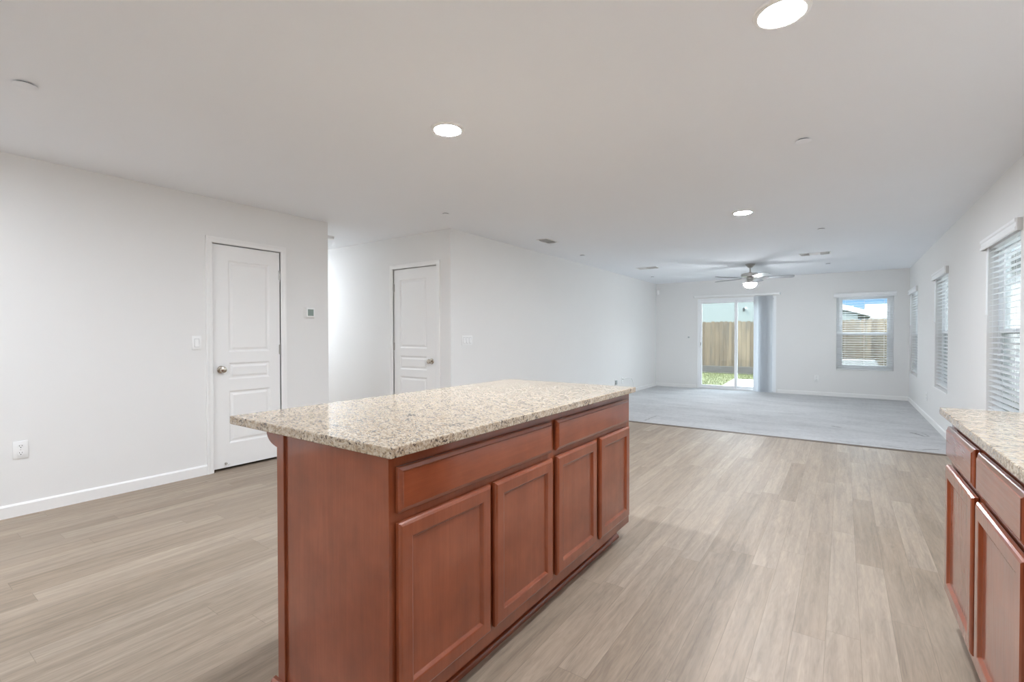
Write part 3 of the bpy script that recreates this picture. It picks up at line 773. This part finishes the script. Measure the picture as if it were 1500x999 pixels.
for k in range(5):
    a = A(12) + k*2*PI/5                  # blade directions
    b = bm_new(); out = []
    for q, hw in ((.19, .052), (.23, .060), (.42, .068), (.57, .070), (.63, .066), (.655, .050), (.662, .025)): out.append((q, hw))
    poly = [(q, h_) for q, h_ in out] + [(q, -h_) for q, h_ in out[::-1]]
    prism(b, poly, -.003, .003, 'z')
    bmesh.ops.rotate(b, verts=b.verts[:], cent=(0, 0, 0), matrix=Matrix.Rotation(A(-12), 3, 'X'))
    bmesh.ops.translate(b, verts=b.verts[:], vec=(0, 0, -.238))
    bmesh.ops.rotate(b, verts=b.verts[:], cent=(0, 0, 0), matrix=Matrix.Rotation(a, 3, 'Z'))
    bl_ = mk('blade', b, 'blade', t, smooth=False)
    b = bm_new(); prism(b, [(.085, .016), (.17, .014), (.205, .040), (.275, .038), (.275, -.038), (.205, -.040), (.17, -.014), (.085, -.016)], -.0065, -.0032, 'z')
    bmesh.ops.rotate(b, verts=b.verts[:], cent=(0, 0, 0), matrix=Matrix.Rotation(A(-12), 3, 'X'))
    bmesh.ops.translate(b, verts=b.verts[:], vec=(0, 0, -.238))
    bmesh.ops.rotate(b, verts=b.verts[:], cent=(0, 0, 0), matrix=Matrix.Rotation(a, 3, 'Z'))
    mk('blade_iron', b, 'nickel', bl_, smooth=False)
b = bm_new(); tube(b, [(.05, -.03, -.285), (.056, -.034, -.36), (.056, -.034, -.44)], .0016, 6); mk('pull_chain', b, 'nickel', t)

# ------------------------------------------------------------------ wall plates and devices: local x along the wall, -y into the room
def plate_box(w, h, d=.006):
    b = bm_new(); box(b, -w/2, w/2, -d, 0, -h/2, h/2, .0025, 2); return b
def rocker(parent, xc):
    b = bm_new(); prism(b, [(-.006, -.034), (-.0105, -.033), (-.0075, 0), (-.0065, .033), (-.006, .034)], xc-.0165, xc+.0165, 'x'); mk('rocker', b, 'plastic', parent, smooth=False)
    b = bm_new()
    for xa in (xc-.0185, xc+.0170): box(b, xa, xa+.0015, -.0063, -.0058, -.0355, .0355)
    for za in (-.0355, .034): box(b, xc-.0185, xc+.0185, -.0063, -.0058, za, za+.0015)
    mk('rocker_gap', b, 'slotgrey', parent, smooth=False)
def outlet(loc, rotz, label):
    t = thing('wall_outlet', label, 'outlet', loc, rotz, 'duplex wall outlets'); mk('face_plate', plate_box(.074, .118), 'plastic', t)
    for zc in (.0235, -.0235):
        b = bm_new(); lathe(b, [(0, -.006), (.0172, -.006), (.0168, -.008), (0, -.008)], (0, 0, zc), 24, 'y'); r_ = mk('receptacle', b, 'plastic', t)
        b = bm_new(); box(b, -.0078, -.0052, -.0086, -.0079, zc+.0005, zc+.0085); box(b, .0052, .0078, -.0086, -.0079, zc+.0015, zc+.0080)
        lathe(b, [(0, -.0079), (.0030, -.0079), (.0030, -.0086), (0, -.0086)], (0, 0, zc-.0075), 12, 'y'); mk('slots', b, 'dark', r_, smooth=False)
    b = bm_new(); lathe(b, [(0, -.006), (.003, -.006), (.0025, -.0072), (0, -.0074)], (0, 0, 0), 10, 'y'); mk('screw', b, 'nickel', t)
    return t
RL, RB, RRt = PI/2, 0.0, -PI/2         # facing +X, facing -Y, facing -X
outlet((XL, .712, .447), RL, 'white duplex outlet low on the blank wall above the baseboard')
outlet((-.438, YB, .352), RB, 'white outlet low on the far wall under the window side')
outlet((XR, 8.97, .335), RRt, 'white outlet on the side wall between two blinds windows')
t = thing('wall_outlet', 'greyish outlet low on the long plain wall beside the loose cable', 'outlet', (XW, 8.79, .292), RL, 'duplex wall outlets')
mk('face_plate', plate_box(.080, .118), 'plastic', t)
b = bm_new(); box(b, -.030, .030, -.032, -.006, -.045, .038, .005, 2); tag(mk('plug_adapter', b, 'greybox', t), 'grey plug adapter')
t = thing('light_switch', 'single white rocker switch beside the pantry door', 'light switch', (XL, 1.787, 1.158), RL); mk('face_plate', plate_box(.074, .120), 'plastic', t); rocker(t, 0)
t = thing('light_switch', 'wide white plate with three rocker switches near the hall corner', 'light switch', (XW, 4.308, 1.160), RL); mk('face_plate', plate_box(.190, .118), 'plastic', t)
for xc in (-.055, 0, .055): rocker(t, xc)
t = thing('thermostat', 'small square white thermostat with grey green screen', 'thermostat', (XL, 2.842, 1.459), RL)
b = bm_new(); box(b, -.062, .058, -.005, 0, -.060, .060, .002, 1); mk('wall_plate', b, 'wall', t)
b = bm_new(); box(b, -.048, .050, -.024, -.005, -.050, .052, .005, 3); bd = mk('body', b, 'plastic', t)
b = bm_new(); box(b, -.030, .034, -.0248, -.0238, -.034, .034); tag(mk('display', b, 'screen_lcd', t, smooth=False), 'grey green display')
t = thing('cable_outlet', 'loose white cable looping from a small wall plate by the baseboard', 'cable', (XW, 9.14, .300), RL)
mk('face_plate', plate_box(.074, .118), 'plastic', t)
b = bm_new(); lathe(b, [(0, -.006), (.010, -.006), (.010, -.012), (.005, -.013), (.005, -.022), (0, -.022)], (0, 0, .030), 12, 'y'); mk('jack', b, 'nickel', t)
b = bm_new(); pts = []
for k in range(25):
    u = k/24
    if u < .5: q = u/.5; pts.append((q*.30, -.025-.03*q, .030+.045*math.sin(q*PI)*.4))
    else: q = (u-.5)/.5; pts.append((.30+.20*math.sin(q*PI/2), -.055, .030-.285*(1-math.cos(q*PI/2))))
tube(b, [(0, -.02, .030)]+pts[1:], .0055, 8); tag(mk('cord', b, 'plastic', t), 'white coaxial cord')
t = thing('motion_sensor', 'tiny white motion sensor high in the far corner', 'motion sensor', (XW+.045, YB, 2.235), 0)
b = bm_new(); box(b, -.028, .028, -.010, 0, -.045, .045, .003, 2); mk('bracket', b, 'plastic', t)
b = bm_new(); lathe(b, [(0, -.052), (.022, -.052), (.032, -.030), (.032, .030), (.022, .050), (0, .050)], (0, -.030, 0), 20); mk('lens_body', b, 'plastic', t)
b = bm_new(); lathe(b, [(0, YB), (.020, YB), (.020, YB-.006), (.010, YB-.010), (.010, YB-.022), (.016, YB-.026), (.016, YB-.036), (0, YB-.038)], (-2.914, 0, 1.170), 16, 'y')
tag(mk('wall_bumper', b, 'greybox'), 'small grey stud on the far wall beside the sliding door', 'wall bumper')

# ------------------------------------------------------------------ outdoors
GZ = -.10
b = bm_new(); box(b, -30, 30, YB+.15, 45, GZ-.3, GZ); box(b, XR+.14, 30, -15, YB+.15, GZ-.3, GZ)
tag(mk('lawn', b, 'lawn', smooth=False), 'green back garden lawn beyond the sliding door', 'lawn', kind='structure')
b = bm_new(); rnd = random.Random(3)
for k in range(9000):
    x = rnd.uniform(-4.6, -1.6); y = rnd.uniform(12.2, 17.55)
    if x > -2.50 and y < 15.0: continue
    h_ = rnd.uniform(.03, .075); a = rnd.uniform(0, 2*PI); ln = rnd.uniform(-.03, .03); wd = .004
    b.faces.new([b.verts.new((x-wd*math.cos(a), y-wd*math.sin(a), GZ)), b.verts.new((x+wd*math.cos(a), y+wd*math.sin(a), GZ)), b.verts.new((x+ln, y+ln*.5, GZ+h_))])
tag(mk('grass_blades', b, 'lawn', smooth=False), 'short green grass growing before the wooden fence', 'grass', kind='stuff')
b = bm_new(); prism(b, [(-2.42, YB+.15), (-2.60, 14.95), (2.2, 14.95), (2.2, YB+.15)], GZ, GZ+.05, 'z')
tag(mk('patio_slab', b, 'concrete', smooth=False), 'pale concrete patio outside the sliding door', 'patio', kind='structure')
b = bm_new(); box(b, -14, 4.5, 17.40, 17.68, GZ, GZ+.02)
tag(mk('soil_bed', b, 'soil', smooth=False), 'dark bare soil strip along the fence foot', 'soil', kind='structure')
fz0, fz1 = .06, 1.69
t = thing('fence', 'weathered brown dog eared board fence beyond the lawn', 'fence', (0, 17.7, GZ))
b = bm_new(); rnd = random.Random(5); n0 = -98
for k in range(n0, 32):
    x0 = k*.142+.002; x1 = x0+.138; zt = fz1-GZ+rnd.uniform(-.02, .02); c_ = .03; dy = rnd.uniform(-.004, .004)
    prism(b, [(x0, .24), (x1, .24), (x1, zt-c_), (x1-c_, zt), (x0+c_, zt), (x0, zt-c_)], dy-.010, dy+.008, 'y')
mk('pickets', b, 'fence', t, smooth=False)
b = bm_new(); box(b, n0*.142, 32*.142, -.014, .022, .0, .235, .004, 1); M['kick'] = plain('fence_kickboard', (.055, .050, .044), .9, noise=.35, nscale=5)
tag(mk('kickboard', b, 'kick', t), 'dark board along the fence foot')
b = bm_new()
for zc in (.45, 1.0, 1.6): box(b, n0*.142, 32*.142, .0085, .05, zc-.045, zc+.045)
mk('rail', b, 'fence', t, smooth=False)
for k in range(-5, 2):
    b = bm_new(); box(b, k*2.4-.045, k*2.4+.045, .05, .14, 0, 1.75); mk('post', b, 'fence', t, smooth=False)

# neighbour with the gable end
t = thing('neighbour_house', 'pale mint house with white trimmed gable behind the fence', 'house', (-5.2, 21.0, GZ))
sl_ = .325; ex = 6.10; ez = 2.03-GZ       # eave 6.10 to either side of the ridge
wx = 5.62; rz_ = ez + sl_*ex
b = bm_new(); prism(b, [(-wx, 0), (wx, 0), (wx, rz_-sl_*wx-.10), (0, rz_-.10), (-wx, rz_-sl_*wx-.10)], 0, 9, 'y'); mk('walls', b, 'mint', t, smooth=False)
b = bm_new()
for s_ in (1, -1): prism(b, [(0, rz_), (s_*ex, rz_-sl_*ex), (s_*ex, rz_-sl_*ex-.09), (0, rz_-.09)], -.10, 9.3, 'y')
mk('roof', b, 'roof', t, smooth=False)
b = bm_new()
for s_ in (1, -1): prism(b, [(0, rz_-.02), (s_*ex, rz_-sl_*ex-.02), (s_*ex, rz_-sl_*ex-.19), (0, rz_-.19)], -.14, -.105, 'y')
mk('fascia', b, 'fascia', t, smooth=False)
t = thing('wall_lantern', 'small black lantern on the mint house wall above the fence', 'wall lamp', (-3.29, 21.0, 2.25))
b = bm_new(); box(b, -.03, .03, -.02, -.001, -.05, .05, .004, 1); mk('back_plate', b, 'black', t)
b = bm_new(); lathe(b, [(0, -.08), (.020, -.075), (.032, .03), (.042, .04), (.012, .07), (0, .075)], (0, -.07, 0), 6); mk('lamp_body', b, 'black', t)
b = bm_new(); tube(b, [(0, -.02, .03), (0, -.05, .04), (0, -.07, .02)], .01, 6); mk('bracket', b, 'black', t)
t = thing('neighbour_house', 'pale house with tan roof just past the gable eave', 'house', (3.4, 27.0, GZ))
b = bm_new(); box(b, -2.2, 6, 0, 7, 0, 1.95); mk('walls', b, 'cream', t, smooth=False)
b = bm_new(); prism(b, [(-.5, 1.95), (-.5, 2.08), (3.5, 2.9), (7.5, 2.08), (7.5, 1.95)], -2.5, 6.3, 'x'); mk('roof', b, 'roofb', t, smooth=False)
t = thing('neighbour_house', 'whitish house wall glimpsed through the side window blinds', 'house', (2.75, 5.0, GZ))
b = bm_new(); box(b, 0, 7, -12, 11, 0, 2.65); mk('walls', b, 'white_stucco', t, smooth=False)
b = bm_new(); prism(b, [(-.3, 2.65), (-.3, 2.8), (3.5, 3.9), (7.3, 2.8), (7.3, 2.65)], -12.4, 11.4, 'y'); mk('roof', b, 'roof', t, smooth=False)
t = thing('garden_object', 'low white block with sloped sides seen through the far blind', 'garden cover', (.36, 15.6, GZ))  # plain low white block, slanted at the sides
b = bm_new(); prism(b, [(-.42, 0), (.62, 0), (.34, .655), (-.40, .655)], -.25, .25, 'y'); bmesh.ops.bevel(b, geom=b.edges[:], offset=.015, segments=2, affect='EDGES'); mk('block_body', b, 'pale_block', t)
